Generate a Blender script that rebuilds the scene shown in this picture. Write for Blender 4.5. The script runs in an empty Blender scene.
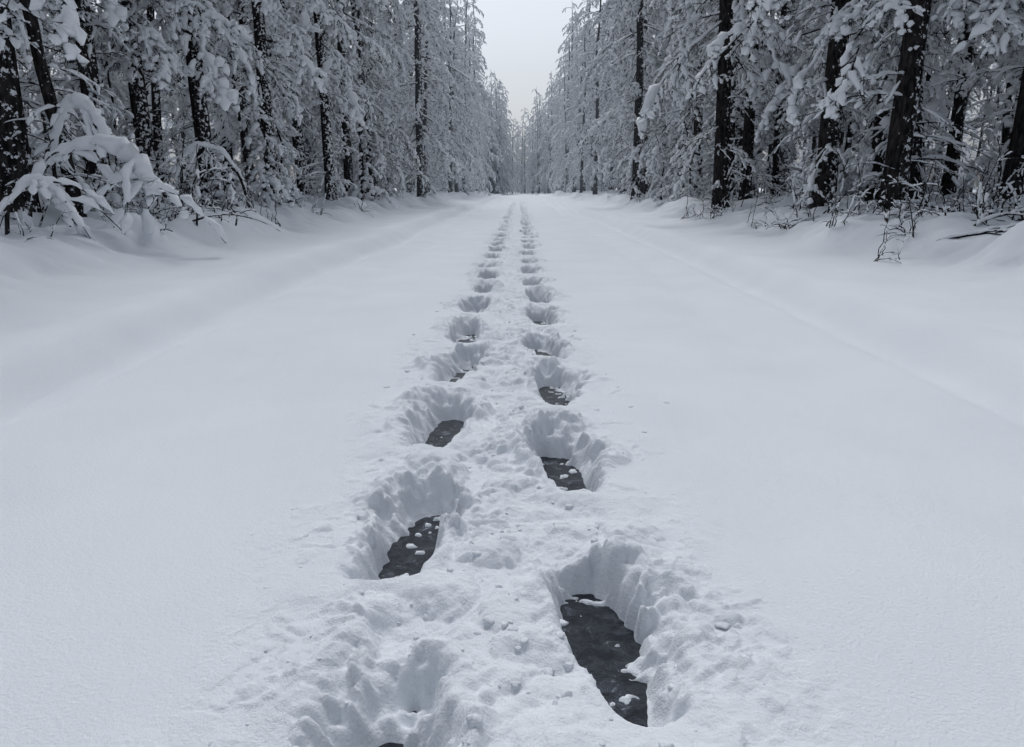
import bpy, math, random
import numpy as np
from mathutils import Vector

scene = bpy.context.scene
R = np.random.RandomState(7)
random.seed(7)

# ------------------------------------------------------------------ noise
def _h(ix, iy, s):
    h = (ix * 374761393 + iy * 668265263 + s * 974634777) & 0xffffffff
    h = ((h ^ (h >> 13)) * 1274126177) & 0xffffffff
    h = h ^ (h >> 16)
    return h / 2147483648.0 - 1.0

def vn(x, y, s=0):
    fx = np.floor(x); fy = np.floor(y)
    ix = fx.astype(np.int64); iy = fy.astype(np.int64)
    tx = x - fx; ty = y - fy
    tx = tx * tx * tx * (tx * (tx * 6 - 15) + 10)
    ty = ty * ty * ty * (ty * (ty * 6 - 15) + 10)
    a = _h(ix, iy, s); b = _h(ix + 1, iy, s); c = _h(ix, iy + 1, s); d = _h(ix + 1, iy + 1, s)
    return (a * (1 - tx) + b * tx) * (1 - ty) + (c * (1 - tx) + d * tx) * ty

def fbm(x, y, s=0, o=4, g=0.5):
    r = 0; a = 1.0
    for i in range(o):
        ca, sa = math.cos(i * 1.1 + 0.4), math.sin(i * 1.1 + 0.4)
        r = r + a * vn((x * ca - y * sa) * 2 ** i + 13.7 * i, (x * sa + y * ca) * 2 ** i - 7.3 * i, s + i)
        a *= g
    return r

def clods(x, y, s, keep=0.75):
    """rounded clods of snow: union of jittered domes on a cell grid, in units of one cell"""
    fx = np.floor(x); fy = np.floor(y)
    ix = fx.astype(np.int64); iy = fy.astype(np.int64)
    out = np.zeros_like(x)
    for i in (-1, 0, 1):
        for j in (-1, 0, 1):
            a = _h(ix + i, iy + j, s); b = _h(ix + i, iy + j, s + 1); c = _h(ix + i, iy + j, s + 2); k = _h(ix + i, iy + j, s + 3)
            px = fx + i + 0.5 + 0.45 * a; py = fy + j + 0.5 + 0.45 * b
            r = (0.42 + 0.28 * c) * (k < keep * 2 - 1)
            d2 = (x - px) ** 2 + (y - py) ** 2
            out = np.maximum(out, np.sqrt(np.maximum(r * r - d2, 0)))
    return out

def sst(a, b, x):
    t = np.clip((x - a) / (b - a), 0, 1)
    return t * t * (3 - 2 * t)

# ------------------------------------------------------------------ footprints (x, floor_near_y, floor_far_y, far_wall, angle)
ROAD_Z = -0.105
prints = [(-0.235, 0.70, 1.17, 0.20, -0.03), (0.20, 0.14, 0.62, 0.08, 0.05),
          (0.188, 1.12, 1.68, 0.06, 0.14), (-0.292, 1.64, 2.16, 0.14, -0.13), (0.150, 2.14, 2.68, 0.11, 0.12),
          (-0.312, 2.56, 3.12, 0.20, -0.08), (0.168, 3.10, 3.70, 0.16, 0.02), (-0.305, 3.46, 4.12, 0.15, -0.09),
          (0.138, 3.94, 4.60, 0.11, 0.07), (-0.345, 4.40, 5.10, 0.11, -0.01), (0.150, 4.98, 5.64, 0.10, 0.04), (-0.345, 5.46, 6.1, 0.10, -0.04)]
yy = 5.5
sd_ = 1
while yy < 48:
    yy += 0.52 + R.uniform(-0.07, 0.07)
    prints.append(((0.14 if sd_ > 0 else -0.35) + R.uniform(-0.04, 0.04), yy, yy + 0.56, 0.12, R.uniform(-0.09, 0.09) + 0.03 * sd_))
    sd_ = -sd_
yy = 0.14; sd_ = -1
while yy > -4:
    yy -= 0.52
    prints.append(((0.16 if sd_ > 0 else -0.30), yy, yy + 0.45, 0.14, 0.0)); sd_ = -sd_

def base_height(x, y):
    ax = np.abs(x + 0.0)
    wob = 0.08 * vn(y * 0.22, x * 0 + 3 + np.sign(x), 5) + 0.02 * vn(y * 0.9, x * 0 + 9, 6)
    a2 = ax + wob
    h = 0.10 * sst(2.25, 2.55, a2) + 0.030 * np.exp(-((a2 - 2.65) / 0.18) ** 2)
    h = h - 0.065 * np.exp(-((a2 - 2.18) / 0.14) ** 2) - 0.030 * np.exp(-((a2 - 1.5) / 0.16) ** 2)
    h = h + 0.10 * sst(3.0, 4.3, a2) + 0.22 * sst(3.9, 4.5, a2 + 0.35 * vn(x * 0.0 + 5 * np.sign(x), y * 0.45, 8)) + 0.10 * sst(4.7, 6.0, a2) + 0.02 * sst(5, 30, ax)
    h = h + 0.016 * fbm(x * 0.5, y * 0.25, 11, 2) + 0.006 * fbm(x * 1.6, y * 0.9, 12, 3)
    f = sst(3.4, 4.6, a2)
    h = h + f * (0.10 * fbm(x * 0.8, y * 0.8, 21, 4) + 0.10 * np.abs(fbm(x * 1.9, y * 1.9, 25, 2)))
    fb = sst(3.7, 4.4, a2) * (y > 2) * (y < 40) * (ax < 14)
    return h + fb * 0.16 * clods(x * 1.7, y * 1.7, 91, 0.65)

def snow_height(x, y):
    h = base_height(x, y)
    near = (np.abs(x + 0.08) < 1.3) & (y > -6) & (y < 50)
    idx = np.nonzero(near.ravel())[0]
    hx = x.ravel()[idx]; hy = y.ravel()[idx]
    hh = h.ravel().copy(); b = hh[idx]
    w = 0.37 + 0.12 * fbm(hx * 2.1, hy * 2.1, 31, 2) + 0.05 * (1 - sst(1.2, 2.2, hy))
    m = 1 - sst(w * 0.65, w * 1.4, np.abs(hx + 0.085))
    q1 = fbm(hx * 9, hy * 9, 35, 4, 0.6); q2 = fbm(hx * 9, hy * 9, 37, 4, 0.6)
    wx = hx + 0.024 * q1; wy = hy + 0.024 * q2
    lump = fbm(wx * 5, wy * 5, 41, 2)
    cA = clods(wx * 7.5, wy * 7.5, 141, 0.7)
    cB = clods(wx * 17 + 3, wy * 17, 151, 0.6)
    cC = clods(wx * 34 + 7, wy * 34, 161, 0.55)
    patch = sst(-0.45, 0.3, fbm(hx * 3, hy * 3, 47, 2))
    far = 1 - 0.45 * sst(2.5, 6, hy)
    b = b + m * far * (-0.008 + 0.024 * lump + 0.038 * cA + 0.032 * cB * (0.25 + 0.75 * patch) + 0.022 * cC * patch + 0.0026 * fbm(hx * 60, hy * 60, 50, 2))
    dens = np.exp(-((np.abs(hx + 0.085) - 0.28) / 0.24) ** 2) * (np.abs(hx + 0.085) > 0.2)
    b = b + dens * (1 - m) * far * (0.024 * cB + 0.016 * cC) * sst(-0.1, 0.5, fbm(hx * 4, hy * 4, 57, 2) + dens * 0.5)
    n1 = fbm(hx * 8, hy * 8, 61, 2); n1b = fbm(hx * 8, hy * 8, 63, 2); n2 = fbm(hx * 28, hy * 28, 65, 2)
    fln = fbm(hx * 20, hy * 32, 71, 3)
    for (cx, y0, y1, fw, an) in prints:
        s = np.nonzero((hy > y0 - 0.30) & (hy < y1 + fw + 0.30) & (np.abs(hx - cx) < 0.40))[0]
        if len(s) == 0: continue
        L = (y1 - y0) / 2; cy = (y0 + y1) / 2
        dx = hx[s] - cx; dy = hy[s] - cy
        ca, sa = math.cos(an), math.sin(an)
        u = dx * ca + dy * sa + 0.010 * n1[s] + 0.006 * n2[s]; v = -dx * sa + dy * ca + 0.016 * n1b[s] + 0.005 * n2[s]
        vv = np.clip(v / L, -1.4, 1.4)
        hw = 0.071 + 0.010 * np.sin(vv * 2.4)
        A = (np.abs(u) / hw) ** 2.6 + 1e-6; B = (np.abs(v) / L) ** 2.6 + 1e-6
        q = (A + B) ** (1 / 2.6)
        outer = 1 + 0.35 * np.sign(cx + 0.08) * np.tanh(u / 0.02)
        ks = 0.050 / 0.070 * outer * (1 + 0.5 * np.clip(n1b[s], -0.6, 1.2)); kv = np.where(v > 0, fw, 0.045) / L
        k = (A * ks + B * kv) / (A + B)
        t = np.clip((q - 1) / k, 0, 4)
        tw = t + 0.16 * np.clip(t * 3, 0, 1) * n2[s] + 0.14 * n1[s] * np.clip(t * 2, 0, 1)
        prof = np.clip(tw, 0, 1) ** 0.62; prof = prof * prof * (3 - 2 * prof)
        nearside = 0.25 + 0.75 * sst(-L * 1.2, -L * 0.3, v)
        rim = 0.017 * np.exp(-((t - 1.4) / 0.5) ** 2) * (0.8 + 1.1 * lump[s]) * nearside
        clw = (0.032 * cB[s] + 0.024 * cC[s]) * np.clip(1 - np.abs(t - 0.65) / 0.65, 0, 1) * nearside
        b0 = b[s] * (1 - (1 - nearside) * (1 - sst(1.0, 3.2, t)))
        fl = ROAD_Z - 0.020 + 0.026 * sst(0.40, 1.0, fln[s]) + 0.022 * sst(0.7, 1.05, q + 0.15 * n1[s]) * sst(-0.1, 0.2, n1b[s])
        b[s] = fl + (b0 + rim - fl) * prof + clw
    hh[idx] = b
    return hh.reshape(x.shape)

# ------------------------------------------------------------------ mesh helpers
def build_mesh(name, V, Q=None, QM=None, T=None, TM=None, mats=(), smooth=True):
    V = np.asarray(V, dtype=np.float32)
    nq = 0 if Q is None else len(Q); nt = 0 if T is None else len(T)
    loops = []; start = []; mi = []
    off = 0
    if nq:
        loops.append(np.asarray(Q).ravel()); start.append(np.arange(nq) * 4); off = nq * 4
        mi.append(np.zeros(nq, int) if QM is None else QM)
    if nt:
        loops.append(np.asarray(T).ravel()); start.append(off + np.arange(nt) * 3)
        mi.append(np.zeros(nt, int) if TM is None else TM)
    loops = np.concatenate(loops).astype(np.int32); start = np.concatenate(start).astype(np.int32)
    mi = np.concatenate(mi).astype(np.int32)
    me = bpy.data.meshes.new(name)
    me.vertices.add(len(V)); me.vertices.foreach_set("co", V.ravel())
    me.loops.add(len(loops)); me.loops.foreach_set("vertex_index", loops)
    me.polygons.add(nq + nt); me.polygons.foreach_set("loop_start", start)
    me.polygons.foreach_set("material_index", mi)
    me.polygons.foreach_set("use_smooth", np.ones(nq + nt, dtype=bool) if smooth else np.zeros(nq + nt, dtype=bool))
    for m in mats: me.materials.append(m)
    me.update(calc_edges=True)
    me.validate()
    return me

def add_obj(name, me, loc=(0, 0, 0), rot=(0, 0, 0), sc=1.0, parent=None):
    o = bpy.data.objects.new(name, me)
    scene.collection.objects.link(o)
    o.location = loc; o.rotation_euler = rot
    o.scale = (sc, sc, sc) if not hasattr(sc, '__len__') else sc
    if parent: o.parent = parent
    return o

class MB:
    def __init__(s): s.V = []; s.Q = []; s.QM = []; s.T = []; s.TM = []; s.n = 0
    def add(s, V, Q=None, qm=0, T=None, tm=0):
        s.V.append(V)
        if Q is not None and len(Q):
            s.Q.append(Q + s.n); s.QM.append(np.full(len(Q), qm) if np.isscalar(qm) else qm)
        if T is not None and len(T):
            s.T.append(T + s.n); s.TM.append(np.full(len(T), tm) if np.isscalar(tm) else tm)
        s.n += len(V)
    def arrays(s):
        V = np.concatenate(s.V)
        Q = np.concatenate(s.Q) if s.Q else np.zeros((0, 4), int); QM = np.concatenate(s.QM) if s.Q else np.zeros(0, int)
        T = np.concatenate(s.T) if s.T else np.zeros((0, 3), int); TM = np.concatenate(s.TM) if s.T else np.zeros(0, int)
        return V, Q, QM, T, TM

def tube(P, rad, sides=5, jit=0.0, flat=1.0, rng=R):
    P = np.asarray(P, float); n = len(P); rad = np.asarray(rad, float)
    tg = np.gradient(P, axis=0); tg /= (np.linalg.norm(tg, axis=1, keepdims=True) + 1e-9)
    up = np.array([0, 0, 1.0]) if abs(tg[:, 2]).mean() < 0.8 else np.array([1.0, 0, 0])
    n1 = np.cross(tg, up); n1 /= (np.linalg.norm(n1, axis=1, keepdims=True) + 1e-9)
    n2 = np.cross(n1, tg)
    a = np.linspace(0, 2 * np.pi, sides, endpoint=False)
    rr = rad[:, None] * (1 + jit * rng.uniform(-1, 1, (n, sides)))
    V = P[:, None, :] + (rr * np.cos(a))[:, :, None] * n1[:, None, :] + (rr * np.sin(a) * flat)[:, :, None] * n2[:, None, :]
    V = V.reshape(-1, 3)
    i = np.arange(n - 1)[:, None] * sides; j = np.arange(sides)[None, :]; j2 = (j + 1) % sides
    Q = np.stack([i + j, i + j2, i + sides + j2, i + sides + j], -1).reshape(-1, 4)
    return V, Q

WOOD, NEEDLE, SNOW = 0, 1, 2

def snow_on(mb, P, r, rs, rng, sides=5, cover=0.85, jit=0.28):
    P = np.asarray(P); n = len(P)
    seg = np.linalg.norm(np.diff(P, axis=0), axis=1); L = seg.sum()
    cum = np.concatenate([[0], np.cumsum(seg)]) / max(L, 1e-6)
    t = 0.0 if rng.rand() < 0.5 else rng.uniform(0, 0.15)
    while t < 0.97:
        ln = min(rng.uniform(0.2, 0.6), 1.02 - t)
        if ln < 0.08: break
        if rng.rand() < cover:
            k = max(4, int(ln * L / (rs * 1.6)) + 2); k = min(k, 8)
            tt = np.linspace(t, t + ln, k)
            pts = np.stack([np.interp(tt, cum, P[:, c]) for c in range(3)], 1)
            prof = np.sin(np.linspace(0.12, np.pi - 0.12, k)) ** 0.5
            rad = rs * prof * rng.uniform(0.55, 1.3, k)
            pts[:, 2] += r * 0.5 + rad * 0.5
            pts[:, :2] += rng.uniform(-1, 1, (k, 2)) * rs * 0.3
            V, Q = tube(pts, rad, sides, jit, 0.75, rng)
            mb.add(V, Q, SNOW)
        t += ln + rng.uniform(0.0, 0.12)

def needles(mb, P, rng, n, ln=0.08, wd=0.009):
    P = np.asarray(P); k = len(P)
    i = rng.uniform(0, k - 1.001, n); i0 = i.astype(int); f = (i - i0)[:, None]
    base = P[i0] * (1 - f) + P[i0 + 1] * f
    tg = P[i0 + 1] - P[i0]; tg /= np.linalg.norm(tg, axis=1, keepdims=True) + 1e-9
    rd = rng.normal(size=(n, 3)); rd[:, 2] = rd[:, 2] * 0.6 - 0.75
    rd /= np.linalg.norm(rd, axis=1, keepdims=True)
    d = tg * 0.6 + rd; d /= np.linalg.norm(d, axis=1, keepdims=True)
    w = np.cross(d, rng.normal(size=(n, 3))); w /= np.linalg.norm(w, axis=1, keepdims=True) + 1e-9
    l = rng.uniform(0.6, 1.2, (n, 1)) * ln
    V = np.stack([base - w * wd, base + w * wd, base + d * l], 1).reshape(-1, 3)
    T = np.arange(n * 3).reshape(-1, 3)
    mb.add(V, None, 0, T, NEEDLE)

def curve(p0, az, L, tilt, droop, n, rng, wob=0.03):
    t = np.linspace(0, 1, n)
    r = L * t * math.cos(tilt)
    z = L * t * math.sin(tilt) - droop * L * t * t
    w = np.cumsum(rng.normal(size=n)) * wob * L / n
    x = r * math.cos(az) - w * math.sin(az); y = r * math.sin(az) + w * math.cos(az)
    return np.stack([p0[0] + x, p0[1] + y, p0[2] + z], 1)

def make_spray(rng, rs=0.03, nt=11, nn=12, need=True, cover=0.85, droop=0.32):
    mb = MB()
    M = curve((0, 0, 0), 0, 1.0, 0.05, droop, 9, rng, 0.35)
    V, Q = tube(M, np.linspace(0.012, 0.005, 9), 3); mb.add(V, Q, WOOD)
    snow_on(mb, M, 0.01, rs * 1.35, rng, 5, 0.95)
    if need: needles(mb, M, rng, nn * 2, 0.11)
    for i in range(nt):
        t = 0.12 + 0.86 * (i + rng.uniform(-.45, .45)) / nt
        t = min(max(t, 0.05), 0.97)
        p = np.array([np.interp(t, np.linspace(0, 1, 9), M[:, c]) for c in range(3)])
        az = (1 if i % 2 else -1) * rng.uniform(0.35, 1.25)
        l = (0.50 - 0.28 * t) * rng.uniform(0.45, 1.25)
        C = curve(p, az, l, rng.uniform(-0.35, 0.25), rng.uniform(0.3, 0.9), 5, rng, 0.3)
        V, Q = tube(C, np.linspace(0.007, 0.004, 5), 3); mb.add(V, Q, WOOD)
        snow_on(mb, C, 0.005, rs * rng.uniform(0.5, 1.5), rng, 5, cover)
        if need: needles(mb, C, rng, nn, 0.10)
    return mb.arrays()

sprays = [make_spray(np.random.RandomState(100 + i), rs=0.050, nt=8, nn=15, cover=0.80) for i in range(6)]
heavy = [make_spray(np.random.RandomState(200 + i), rs=0.086, nt=6, nn=12, cover=0.95, droop=0.6) for i in range(6)]
thin = [make_spray(np.random.RandomState(300 + i), rs=0.026, nt=7, need=False, cover=0.9) for i in range(4)]

def put(mb, tpl, pos, az, tilt, sc, roll=0.0):
    V, Q, QM, T, TM = tpl
    cr, sr = math.cos(roll), math.sin(roll)
    x = V[:, 0]; y = V[:, 1] * cr - V[:, 2] * sr; z = V[:, 1] * sr + V[:, 2] * cr
    ct, s_t = math.cos(tilt), math.sin(tilt)
    x, z = x * ct - z * s_t, x * s_t + z * ct
    ca, sa = math.cos(az), math.sin(az)
    W = np.stack([x * ca - y * sa, x * sa + y * ca, z], 1) * sc + np.asarray(pos)
    mb.add(W, Q, QM, T, TM)

def trunk(mb, H, r0, rng, wob=0.16, sides=10, n=26):
    t = np.linspace(0, 1, n) ** 1.1
    z = -0.4 + (H + 0.4) * t
    wx = np.cumsum(rng.normal(size=n)) * wob / math.sqrt(n); wy = np.cumsum(rng.normal(size=n)) * wob / math.sqrt(n)
    wx -= wx[0]; wy -= wy[0]
    P = np.stack([wx * t * 2, wy * t * 2, z], 1)
    rad = r0 * (1 - t) ** 0.75 + 0.012
    rad = rad * (1 + 0.35 * np.exp(-(z + 0.1) / 0.3).clip(0, 1.3))
    V, Q = tube(P, rad, sides, 0.05, 1.0, rng); mb.add(V, Q, WOOD)
    return P, rad

def pine(seed, H, r0, cb, Rmax, nl, low=10, tplset=None, nside=3):
    rng = np.random.RandomState(seed); mb = MB()
    P, rad = trunk(mb, H, r0, rng)
    at = lambda z: np.array([np.interp(z, P[:, 2], P[:, 0]), np.interp(z, P[:, 2], P[:, 1]), z])
    tp = tplset or (sprays[:4] + heavy[:4])
    for i in range(nl):
        u = (i + rng.uniform(0, 1)) / nl
        z = cb + (H - cb - 0.2) * u ** 1.05
        az = i * 2.399 + rng.uniform(-.7, .7)
        prof = (1 - u) ** 0.62 * (0.55 + 0.45 * min(1, u * 5 + 0.2)) + 0.1
        L = Rmax * prof * rng.uniform(0.4, 1.35)
        tilt = -0.35 + 0.7 * u + rng.uniform(-.35, .25)
        p0 = at(z)
        C = curve(p0, az, L, tilt, 0.35, 8, rng, 0.25)
        V, Q = tube(C, np.linspace(0.028, 0.008, 8) * (0.5 + 0.5 * (1 - u)), 4); mb.add(V, Q, WOOD)
        snow_on(mb, C, 0.02, 0.05, rng, 4, 0.85)
        S = min(1.05, 0.35 + 0.38 * L)
        put(mb, tp[rng.randint(len(tp))], C[-2], az, tilt * 0.5 - 0.5, S, rng.uniform(-.3, .3))
        k = int(nside * L / 1.6 + rng.uniform(0.3, 1.3))
        for j in range(k):
            tt = rng.uniform(0.3, 0.9); pi = C[int(tt * 7)]
            put(mb, tp[rng.randint(len(tp))], pi, az + rng.choice([-1, 1]) * rng.uniform(0.3, 1.2),
                rng.uniform(-0.9, 0.1), S * rng.uniform(0.5, 0.95), rng.uniform(-.4, .4))
    for i in range(low):
        z = rng.uniform(0.5, cb + 1.0)
        az = rng.uniform(0, 6.28)
        if rng.rand() < 0.6:
            put(mb, thin[rng.randint(len(thin))], at(z), az, rng.uniform(-0.3, 0.25), rng.uniform(0.5, 1.5), rng.uniform(-.4, .4))
        else:
            C = curve(at(z), az, rng.uniform(0.3, 1.3), rng.uniform(-.3, .5), 0.3, 7, rng, 0.3)
            V, Q = tube(C, np.linspace(0.012, 0.004, 7), 3); mb.add(V, Q, WOOD)
            snow_on(mb, C, 0.01, 0.022, rng, 4, 0.8)
    return mb.arrays()

def sapling(seed, H, Rm, n, tp):
    rng = np.random.RandomState(seed); mb = MB()
    P, rad = trunk(mb, H, 0.025, rng, 0.12, 5, 12)
    for i in range(n):
        u = (i + rng.rand()) / n
        z = 0.15 + (H - 0.15) * u
        p = np.array([np.interp(z, P[:, 2], P[:, 0]), np.interp(z, P[:, 2], P[:, 1]), z])
        put(mb, tp[rng.randint(len(tp))], p, i * 2.4 + rng.uniform(-.4, .4), rng.uniform(-0.55, 0.25), Rm * (1 - 0.6 * u) * rng.uniform(0.7, 1.2), rng.uniform(-.3, .3))
    return mb.arrays()

def twigbush(seed, n, L, snow=0.024):
    rng = np.random.RandomState(seed); mb = MB()
    for i in range(n):
        l = L * rng.uniform(0.4, 1.1)
        tilt = rng.uniform(0.45, 1.5)
        p = (rng.normal() * 0.22, rng.normal() * 0.22, -0.1)
        az = rng.uniform(0, 6.28)
        C = curve(p, az, l, tilt, rng.uniform(0.0, 0.8), 10, rng, 0.3)
        V, Q = tube(C, np.linspace(0.014, 0.005, 10), 4); mb.add(V, Q, WOOD)
        if tilt < 1.35: snow_on(mb, C[2:], 0.008, snow, rng, 5, 0.8)
        for j in range(rng.randint(1, 4)):
            q = C[rng.randint(3, 9)]
            D = curve(q, az + rng.uniform(-1.3, 1.3), l * rng.uniform(0.2, 0.45), tilt * rng.uniform(0.2, 1.0), 0.3, 6, rng, 0.3)
            V, Q = tube(D, np.linspace(0.008, 0.004, 6), 3); mb.add(V, Q, WOOD)
            if rng.rand() < 0.75: snow_on(mb, D, 0.004, snow * 0.8, rng, 4, 0.85)
    return mb.arrays()

# ------------------------------------------------------------------ materials
def N(nt, t, **k):
    n = nt.nodes.new(t)
    for a, v in k.items(): setattr(n, a, v)
    return n
def diffmat(name):
    m = bpy.data.materials.new(name); m.use_nodes = True
    nt = m.node_tree; nt.nodes.clear()
    o = N(nt, 'ShaderNodeOutputMaterial'); d = N(nt, 'ShaderNodeBsdfDiffuse')
    nt.links.new(d.outputs[0], o.inputs['Surface'])
    return m, nt, d

m_ground, nt, b = diffmat("snow_ground_mat"); L = nt.links
tc = N(nt, 'ShaderNodeTexCoord')
no = N(nt, 'ShaderNodeTexNoise'); no.inputs['Scale'].default_value = 1.3; no.inputs['Detail'].default_value = 2
L.new(tc.outputs['Object'], no.inputs['Vector'])
cr = N(nt, 'ShaderNodeValToRGB')
cr.color_ramp.elements[0].position = 0.3; cr.color_ramp.elements[0].color = (0.775, 0.81, 0.855, 1)
cr.color_ramp.elements[1].position = 0.7; cr.color_ramp.elements[1].color = (0.82, 0.85, 0.89, 1)
L.new(no.outputs['Fac'], cr.inputs['Fac']); L.new(cr.outputs['Color'], b.inputs['Color'])
n1 = N(nt, 'ShaderNodeTexNoise'); n1.inputs['Scale'].default_value = 110; n1.inputs['Detail'].default_value = 3; n1.inputs['Roughness'].default_value = 0.7
L.new(tc.outputs['Object'], n1.inputs['Vector'])
b1 = N(nt, 'ShaderNodeBump'); b1.inputs['Strength'].default_value = 0.7; b1.inputs['Distance'].default_value = 0.008
L.new(n1.outputs['Fac'], b1.inputs['Height']); L.new(b1.outputs['Normal'], b.inputs['Normal'])

m_snow, nt, b = diffmat("branch_snow_mat")
b.inputs['Color'].default_value = (0.85, 0.87, 0.90, 1)

def haze_fade(nt, col_out, target, mx_to=0.85):
    """distance haze painted into the tree colours, paler with growing world Y"""
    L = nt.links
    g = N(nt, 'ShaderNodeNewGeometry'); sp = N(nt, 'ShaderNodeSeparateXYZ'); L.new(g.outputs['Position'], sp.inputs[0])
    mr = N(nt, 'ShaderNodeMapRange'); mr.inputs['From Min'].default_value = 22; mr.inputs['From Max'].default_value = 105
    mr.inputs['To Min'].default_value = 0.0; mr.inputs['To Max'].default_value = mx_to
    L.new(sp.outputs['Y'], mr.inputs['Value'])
    mx = N(nt, 'ShaderNodeMix', data_type='RGBA'); mx.inputs['B'].default_value = (0.60, 0.64, 0.69, 1)  # pale haze tone, painted into bark and needle colour
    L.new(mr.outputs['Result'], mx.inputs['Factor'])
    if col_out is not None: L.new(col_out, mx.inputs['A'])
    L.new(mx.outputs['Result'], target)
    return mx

m_bark, nt, b = diffmat("bark_mat"); L = nt.links
tc = N(nt, 'ShaderNodeTexCoord'); mp = N(nt, 'ShaderNodeMapping'); mp.inputs['Scale'].default_value = (1, 1, 0.3)
L.new(tc.outputs['Object'], mp.inputs['Vector'])
no = N(nt, 'ShaderNodeTexNoise'); no.inputs['Scale'].default_value = 22; no.inputs['Detail'].default_value = 3
L.new(mp.outputs['Vector'], no.inputs['Vector'])
cr = N(nt, 'ShaderNodeValToRGB')
cr.color_ramp.elements[0].position = 0.35; cr.color_ramp.elements[0].color = (0.010, 0.010, 0.011, 1)
cr.color_ramp.elements[1].position = 0.75; cr.color_ramp.elements[1].color = (0.055, 0.050, 0.049, 1)
L.new(no.outputs['Fac'], cr.inputs['Fac'])
geo = N(nt, 'ShaderNodeNewGeometry')
dp = N(nt, 'ShaderNodeVectorMath', operation='DOT_PRODUCT'); dp.inputs[1].default_value = (0.75, -0.60, 0.75)
L.new(geo.outputs['Normal'], dp.inputs[0])
n2 = N(nt, 'ShaderNodeTexNoise'); n2.inputs['Scale'].default_value = 16; n2.inputs['Detail'].default_value = 3; n2.inputs['Roughness'].default_value = 0.65
L.new(tc.outputs['Object'], n2.inputs['Vector'])
oi = N(nt, 'ShaderNodeObjectInfo')
ma = N(nt, 'ShaderNodeMath', operation='MULTIPLY_ADD'); ma.inputs[1].default_value = 0.17
L.new(dp.outputs['Value'], ma.inputs[0]); L.new(n2.outputs['Fac'], ma.inputs[2])
mo = N(nt, 'ShaderNodeMath', operation='MULTIPLY_ADD'); mo.inputs[1].default_value = 0.12
L.new(oi.outputs['Random'], mo.inputs[0]); L.new(ma.outputs[0], mo.inputs[2])
mr = N(nt, 'ShaderNodeMapRange'); mr.inputs['From Min'].default_value = 0.775; mr.inputs['From Max'].default_value = 0.81
L.new(mo.outputs[0], mr.inputs['Value'])
mx = N(nt, 'ShaderNodeMix', data_type='RGBA'); mx.inputs['B'].default_value = (0.78, 0.8, 0.83, 1)
L.new(mr.outputs['Result'], mx.inputs['Factor']); L.new(cr.outputs['Color'], mx.inputs['A'])
haze_fade(nt, mx.outputs['Result'], b.inputs['Color'], 0.55)

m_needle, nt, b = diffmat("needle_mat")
mx = haze_fade(nt, None, b.inputs['Color'], 0.8); mx.inputs['A'].default_value = (0.04, 0.047, 0.045, 1)
TM_ = (m_bark, m_needle, m_snow)

m_ice = bpy.data.materials.new("frozen_road_mat"); m_ice.use_nodes = True
nt = m_ice.node_tree; b = nt.nodes["Principled BSDF"]; L = nt.links
tc = N(nt, 'ShaderNodeTexCoord')
no = N(nt, 'ShaderNodeTexNoise'); no.inputs['Scale'].default_value = 19; no.inputs['Detail'].default_value = 8; no.inputs['Roughness'].default_value = 0.76; no.inputs['Distortion'].default_value = 1.0
L.new(tc.outputs['Object'], no.inputs['Vector'])
cr = N(nt, 'ShaderNodeValToRGB')
e = cr.color_ramp.elements
e[0].position = 0.42; e[0].color = (0.014, 0.018, 0.026, 1)
e[1].position = 0.56; e[1].color = (0.050, 0.060, 0.078, 1)
e2 = cr.color_ramp.elements.new(0.61); e2.color = (0.10, 0.12, 0.15, 1)
e3 = cr.color_ramp.elements.new(0.65); e3.color = (0.36, 0.40, 0.46, 1)
L.new(no.outputs['Fac'], cr.inputs['Fac']); L.new(cr.outputs['Color'], b.inputs['Base Color'])
b.inputs['Roughness'].default_value = 0.5; b.inputs['Specular IOR Level'].default_value = 0.4
bp = N(nt, 'ShaderNodeBump'); bp.inputs['Strength'].default_value = 1.0; bp.inputs['Distance'].default_value = 0.02
L.new(no.outputs['Fac'], bp.inputs['Height']); L.new(bp.outputs['Normal'], b.inputs['Normal'])

# ------------------------------------------------------------------ ground sheet
def half(x0, d0, g, xm):
    xs = []; x = x0
    while x < xm:
        x += d0 + g * (x - x0); xs.append(x)
    return xs
hx = half(0.72, 0.007, 0.024, 260)
dense = np.arange(-0.72, 0.7201, 0.0055)
X = np.concatenate([-np.array(hx[::-1]), dense, np.array(hx)])
ys = []; y = -30.0
while y < 420:
    ys.append(y)
    if y < -4: y += 0.5
    elif y < 0.2: y += 0.04
    elif y < 0.85: y += 0.012
    elif y < 2.2: y += 0.0052
    elif y < 8: y += 0.0024 * y
    else: y += 0.0192 * (y / 8) ** 1.6
Y = np.array(ys)
GX, GY = np.meshgrid(X, Y)
H = snow_height(GX, GY)
ny, nx = GX.shape
V = np.stack([GX, GY, H], -1).reshape(-1, 3)
i = (np.arange(ny - 1)[:, None] * nx + np.arange(nx - 1)[None, :])
Q = np.stack([i, i + 1, i + nx + 1, i + nx], -1).reshape(-1, 4)
add_obj("snow_ground", build_mesh("snow_ground", V, Q, mats=(m_ground,)))
print("ground verts", len(V))

rz = ROAD_Z
V = np.array([[-1.2, -20, rz], [1.2, -20, rz], [1.2, 120, rz], [-1.2, 120, rz], [-1.2, -20, rz - 0.2], [1.2, -20, rz - 0.2], [1.2, 120, rz - 0.2], [-1.2, 120, rz - 0.2]])
Q = np.array([[0, 1, 2, 3], [4, 7, 6, 5], [0, 4, 5, 1], [1, 5, 6, 2], [2, 6, 7, 3], [3, 7, 4, 0]])
add_obj("frozen_road", build_mesh("frozen_road", V, Q, mats=(m_ice,), smooth=False))

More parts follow.
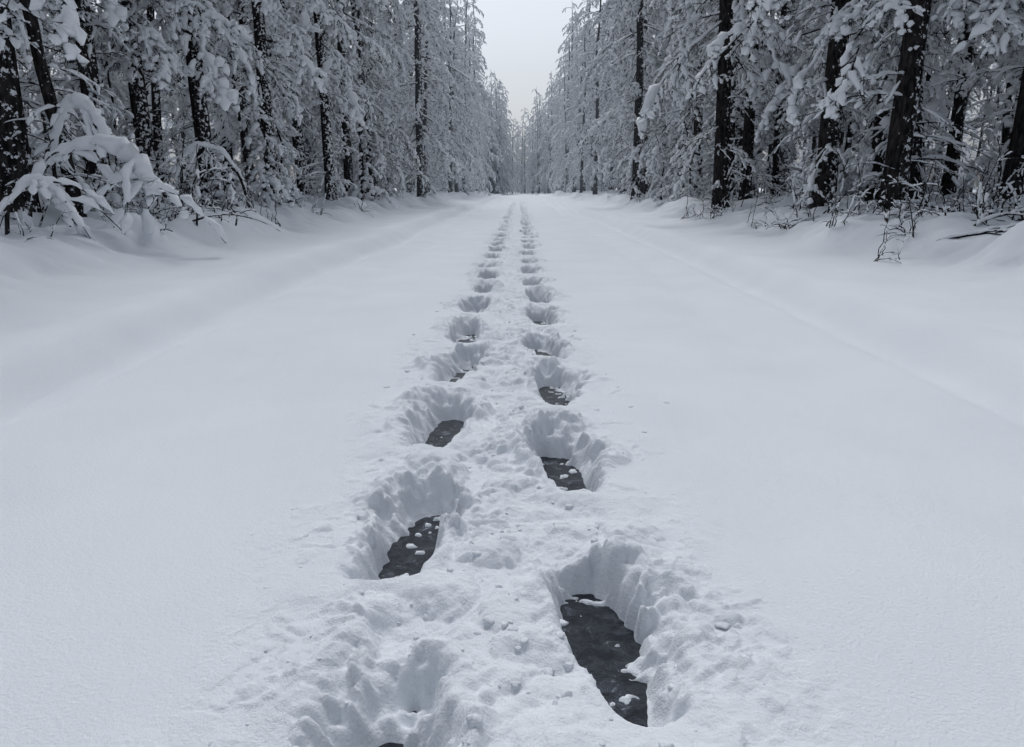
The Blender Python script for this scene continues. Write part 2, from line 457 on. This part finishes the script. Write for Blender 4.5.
import bmesh
bm = bmesh.new(); bmesh.ops.create_icosphere(bm, subdivisions=2, radius=1.0)
iv = np.array([v.co[:] for v in bm.verts]); it = np.array([[v.index for v in f.verts] for f in bm.faces]); bm.free()
mb = MB(); rng = np.random.RandomState(5)
n = 520
cy = 0.9 + 5 * rng.rand(n) ** 1.6
cx = -0.08 + rng.normal(size=n) * 0.24
sz = 0.0025 + 0.009 * rng.rand(n) ** 3
hz = snow_height(cx, cy)
for k in range(n):
    if hz[k] < -0.05: continue
    r = sz[k]
    ph = rng.uniform(0, 9, 3)
    def_ = 1 + 0.30 * np.sin(iv[:, 0] * 2.6 + ph[0]) * np.cos(iv[:, 1] * 3.1 + ph[1]) + 0.25 * np.sin(iv[:, 2] * 4.3 + ph[2])
    W = iv * def_[:, None] * r * np.array([rng.uniform(.7, 1.5), rng.uniform(.7, 1.5), 0.65])
    mb.add(W + np.array([cx[k], cy[k], hz[k]]), None, 0, it, 0)
A = mb.arrays()
add_obj("snow_clumps", build_mesh("snow_clumps", A[0], None, None, A[3], A[4], mats=(m_ground,)))

# ------------------------------------------------------------------ vegetation prototypes
def mesh_of(name, arr):
    print(name, len(arr[1]) + len(arr[3])); return build_mesh(name, *arr, mats=TM_)
P_near = [mesh_of("pine_near_%d" % k, pine(10 + k, 17, 0.165, 3.4, 2.0, 42, low=26)) for k in range(3)]
P_full = [mesh_of("pine_full_%d" % k, pine(20 + k, 16.5, 0.15, 2.1, 2.2, 54, low=12)) for k in range(4)]
P_far = [mesh_of("pine_far_%d" % k, pine(25 + k, 16.5, 0.15, 1.6, 2.1, 46, low=4, tplset=heavy, nside=1.5)) for k in range(3)]
P_thin = [mesh_of("pine_thin_%d" % k, pine(30 + k, 13, 0.09, 4.5, 1.2, 14, low=24, nside=2)) for k in range(3)]
P_sap = [mesh_of("sapling_%d" % k, sapling(40 + k, [1.5, 2.3, 1.0][k], [0.7, 0.8, 0.65][k], [12, 16, 9][k], heavy)) for k in range(3)]
P_twig = [mesh_of("twig_%d" % k, twigbush(50 + k, [8, 10, 6, 8][k], [0.8, 1.2, 1.5, 1.0][k])) for k in range(4)]

def gz(x, y): return float(base_height(np.array([x], float), np.array([y], float))[0])

near = [(-6.0, 9.0, 0.02, 1.15, 0), (-6.6, 12.0, -0.01, 0.85, 1), (-6.4, 13.2, 0.03, 0.85, 0),
        (-5.55, 13.6, 0.0, 0.85, 2), (-4.95, 15.2, 0.01, 0.75, 1), (-4.85, 19.5, 0.0, 0.8, 0), (-5.6, 25, 0.02, 0.9, 1),
        (-8.6, 15.5, -0.04, 0.8, 2),
        (7.2, 11.2, 0.13, 0.9, 1), (6.3, 12.1, 0.15, 0.85, 2), (5.65, 11.6, 0.03, 1.05, 0), (5.4, 13.6, 0.015, 1.05, 1),
        (7.0, 18.0, 0.0, 0.7, 2), (5.9, 20.0, 0.02, 0.85, 0), (4.75, 18.0, -0.01, 1.05, 2), (4.7, 31, 0.0, 1.0, 1), (9.5, 17, 0.03, 0.85, 2)]
occupied = []
for k, (x, y, lean, s, p) in enumerate(near):
    add_obj("pine_tree", P_near[p], (x, y, gz(x, y)), (0.01 * math.sin(k), lean, k * 1.7), s)
    occupied.append((x, y))
add_obj("pine_tree", P_thin[1], (-5.5, 9.4, gz(-5.5, 9.4)), (0, -0.09, 1.0), 0.8)
occupied.append((-5.5, 9.4))

forest = bpy.data.objects.new("distant_pine_forest", None); scene.collection.objects.link(forest)
cnt = 0
rng = np.random.RandomState(77)
for sd in (-1, 1):
    for row, (lx, y0, st) in enumerate([(5.4, 22, 3.0), (7.2, 19, 3.6)]):
        y = y0
        while y < 125:
            x = sd * (lx + rng.uniform(-0.9, 1.1)); yy = y + rng.uniform(-1.2, 1.2)
            if all((x - a) ** 2 + (yy - b) ** 2 > 1.6 for a, b in occupied):
                r = rng.rand()
                me = P_near[rng.randint(3)] if r < 0.35 else (P_full[rng.randint(4)] if yy < 50 else P_far[rng.randint(3)])
                add_obj("tree_%d" % cnt, me, (x, yy, gz(x, yy)), (rng.uniform(-.06, .06), rng.uniform(-.06, .06), rng.uniform(0, 6.28)), rng.uniform(0.65, 1.2), forest)
                occupied.append((x, yy)); cnt += 1
            y += st * rng.uniform(0.5, 1.5)
for k in range(90):
    y = rng.uniform(100, 150); x = rng.uniform(-1, 1) * 10 if y > 112 else rng.choice([-1, 1]) * rng.uniform(2.6, 5)
    add_obj("tree_%d" % cnt, P_far[rng.randint(3)], (x, y, gz(x, y)), (0, 0, rng.uniform(0, 6.28)), rng.uniform(0.6, 0.95), forest); cnt += 1
for k in range(440):
    sd = rng.choice([-1, 1])
    y = 5 + 70 * rng.rand() ** 1.4
    x = sd * (7.0 + 30 * rng.rand() ** 1.2 * (0.35 + y / 60))
    if any((x - a) ** 2 + (y - b) ** 2 < 0.8 for a, b in occupied): continue
    r = rng.rand()
    me = P_thin[rng.randint(3)] if r < 0.85 else P_far[rng.randint(3)]
    add_obj("tree_%d" % cnt, me, (x, y, gz(x, y)), (rng.uniform(-.06, .06), rng.uniform(-.06, .06), rng.uniform(0, 6.28)), rng.uniform(0.6, 1.25), forest)
    occupied.append((x, y)); cnt += 1
for k in range(110):
    sd = rng.choice([-1, 1]); y = 10 + 50 * rng.rand() ** 1.2; x = sd * (8 + 20 * rng.rand() * (0.4 + y / 60))
    add_obj("undergrowth_%d" % k, P_sap[rng.randint(3)] if rng.rand() < 0.5 else P_twig[rng.randint(4)], (x, y, gz(x, y)), (0, 0, rng.uniform(0, 6.28)), rng.uniform(0.9, 2.0), forest)
print("forest trees", cnt)

for (x, y, p, s) in [(-5.9, 10.6, 2, 0.9), (-4.9, 14.6, 1, 1.0), (-5.2, 16.5, 1, 1.0), (-5.0, 12.9, 2, 0.9), (-7.2, 14, 1, 1.1),
                     (-5.3, 21, 1, 1.0), (4.9, 22, 1, 1.0), (5.2, 24.5, 0, 1.2), (8.0, 12.5, 1, 0.8), (-4.9, 23.5, 0, 1.2), (5.0, 27, 1, 1), (-5.0, 29, 1, 1.1), (6.2, 16, 0, 0.9)]:
    add_obj("snowy_sapling", P_sap[p], (x, y, gz(x, y) - 0.05), (0, 0, x * 7 + y), s)
hand = [(3.75, 7.7, 2, .4), (4.25, 8.3, 1, .6), (5.05, 8.7, 0, .85), (4.1, 9.5, 0, .65), (5.5, 9.2, 1, .75), (4.6, 10.0, 1, .75),
        (4.2, 11.4, 3, .7), (4.7, 12.2, 0, 0.9), (4.3, 13.4, 2, .6), (4.3, 16, 1, .8), (4.0, 17.5, 1, .7), (5.7, 10.3, 3, .85),
        (-4.45, 6.9, 0, .45), (-4.3, 8.9, 0, .5), (-4.6, 9.8, 3, .6), (-4.3, 11.6, 1, .6), (-4.6, 12.6, 2, .6), (-4.4, 16, 0, .8), (-4.0, 19, 1, .6), (-5.2, 10.2, 1, .8), (-5.0, 11.6, 0, .9)]
for (x, y, p, s) in hand:
    add_obj("snowy_shrub", P_twig[p], (x, y, gz(x, y)), (0, 0, x * 5 + y * 3), s)
rng = np.random.RandomState(99)
for k in range(64):
    sd = -1 if rng.rand() < 0.4 else 1
    y = 9 + 30 * rng.rand() ** 1.4
    x = sd * (4.3 + 2.6 * rng.rand())
    add_obj("snowy_shrub", P_twig[rng.randint(4)], (x, y, gz(x, y)), (0, 0, rng.uniform(0, 6.28)), rng.uniform(0.5, 1.1))

def bent(seed, pts, rs, nb=12):
    rng = np.random.RandomState(seed); mb = MB()
    P = np.array(pts, float)
    t = np.linspace(0, 1, len(P)); tt = np.linspace(0, 1, 34)
    C = np.stack([np.interp(tt, t, P[:, c]) for c in range(3)], 1)
    for _ in range(5): C[1:-1] = (C[:-2] + C[1:-1] * 2 + C[2:]) / 4
    V, Q = tube(C, np.linspace(0.024, 0.008, 34), 6); mb.add(V, Q, WOOD)
    D = C[9:]; k = len(D)
    rad = rs * np.sin(np.linspace(0.25, np.pi - 0.35, k)) ** 0.7 * rng.uniform(0.65, 1.3, k)
    D2 = D.copy(); D2[:, 2] += rad * 0.4; D2[:, 1] += rng.uniform(-1, 1, k) * rs * 0.25
    V, Q = tube(D2, rad, 10, 0.18, 0.85, rng); mb.add(V, Q, SNOW)
    for i in range(nb):
        p = C[rng.randint(8, 33)]
        E = curve(p, rng.uniform(0, 6.28), rng.uniform(0.2, 0.6), rng.uniform(-.7, .5), 0.8, 7, rng, 0.3)
        V, Q = tube(E, np.linspace(0.009, 0.004, 7), 4); mb.add(V, Q, WOOD)
        snow_on(mb, E, 0.006, rs * 0.5, rng, 7, 0.85)
    return mb.arrays()
add_obj("bent_snow_laden_sapling", mesh_of("bent_a", bent(1, [(-.75, .1, -.2), (-.6, 0, .35), (-.3, 0, .66), (.1, 0, .74), (.38, 0, .62), (.52, -.05, .40), (.56, -.05, .25)], 0.10, 16)), (-4.65, 8.3, gz(-4.85, 8.2) + 0.08), (0, 0, 0), 1.2)
add_obj("bent_snow_laden_sapling", mesh_of("bent_b", bent(2, [(-.3, .1, -.2), (-.25, 0, .25), (-.05, 0, .45), (.15, 0, .38), (.22, 0, .18), (.24, 0, .0)], 0.085)), (-4.6, 7.2, gz(-4.6, 7.2)), (0, 0, 0.6))
add_obj("bent_snow_laden_sapling", mesh_of("bent_c", bent(3, [(.6, .1, -.2), (.5, 0, .5), (.25, 0, .95), (-.1, 0, 1.05), (-.35, 0, .85), (-.5, 0, .5)], 0.06)), (-4.9, 12.0, gz(-4.9, 12.0)), (0, 0, 0.2))
add_obj("bent_snow_laden_sapling", mesh_of("bent_d", bent(4, [(-.3, .1, -.2), (-.3, 0, .5), (-.1, 0, 1.0), (.2, 0, 1.2), (.5, 0, 1.05), (.65, 0, .7)], 0.07)), (-5.3, 9.0, gz(-5.3, 9.0)), (0, 0, -0.4), 1.1)
for (x, y, rz_, l, s) in [(5.3, 10.6, 0.25, 1.3, 1), (4.35, 9.0, 1.2, 1.2, 2), (6.0, 10.2, 2.2, 1.2, 3), (-5.6, 11.5, 0.8, 1.1, 4), (4.3, 7.8, -0.3, 1.0, 5), (4.9, 8.2, 0.4, 1.2, 6)]:
    rng = np.random.RandomState(400 + s); mb = MB()
    C = curve((0, 0, 0), 0, l, 0.35, 0.25, 12, rng, 0.3)
    V, Q = tube(C, np.linspace(0.020, 0.007, 12), 5); mb.add(V, Q, WOOD); snow_on(mb, C, 0.012, 0.028, rng, 5, 0.85)
    for i in range(7):
        E = curve(C[rng.randint(2, 11)], rng.uniform(-1.2, 1.2), l * rng.uniform(.2, .5), rng.uniform(-.1, .7), 0.2, 7, rng, 0.3)
        V, Q = tube(E, np.linspace(0.010, 0.005, 7), 4); mb.add(V, Q, WOOD); snow_on(mb, E, 0.006, 0.020, rng, 5, 0.8)
    add_obj("fallen_branch", mesh_of("fallen_%d" % s, mb.arrays()), (x, y, gz(x, y) - 0.02), (0, 0, rz_))

# ------------------------------------------------------------------ world + sun
w = bpy.data.worlds.new("World"); scene.world = w; w.use_nodes = True
nt = w.node_tree; bg = nt.nodes['Background']
sky = nt.nodes.new('ShaderNodeTexSky'); sky.sky_type = 'NISHITA'; sky.sun_disc = False
sky.sun_elevation = math.radians(55); sky.sun_rotation = math.radians(-8); sky.dust_density = 4; sky.air_density = 1.0
hs = nt.nodes.new('ShaderNodeHueSaturation'); hs.inputs['Saturation'].default_value = 0.22
tint = nt.nodes.new('ShaderNodeMix'); tint.data_type = 'RGBA'; tint.blend_type = 'MULTIPLY'; tint.inputs['Factor'].default_value = 1
tint.inputs['B'].default_value = (0.93, 0.98, 1.05, 1)
nt.links.new(sky.outputs[0], hs.inputs['Color']); nt.links.new(hs.outputs[0], tint.inputs['A']); nt.links.new(tint.outputs['Result'], bg.inputs['Color'])
bg.inputs['Strength'].default_value = 0.113
sd = bpy.data.lights.new("sun", 'SUN'); sd.energy = 0.85; sd.angle = math.radians(14); sd.color = (1, 0.98, 0.96)
so = bpy.data.objects.new("sun", sd); scene.collection.objects.link(so)
el, az = math.radians(55), math.radians(-8)
d = Vector((math.sin(az) * math.cos(el), math.cos(az) * math.cos(el), math.sin(el)))
so.rotation_euler = d.to_track_quat('Z', 'Y').to_euler(); so.location = d * 50

scene.view_settings.view_transform = 'Standard'; scene.view_settings.look = 'None'; scene.view_settings.exposure = 0

# ------------------------------------------------------------------ camera
cd = bpy.data.cameras.new("camera"); cam = bpy.data.objects.new("camera", cd); scene.collection.objects.link(cam)
cd.sensor_width = 36; cd.lens = 36 * 740 / 1024; cd.clip_end = 1500; cd.clip_start = 0.05
cam.location = (0, 0, 0.9)
cam.rotation_euler = (math.radians(90 - 14.1), 0, math.radians(0.6))
scene.camera = cam
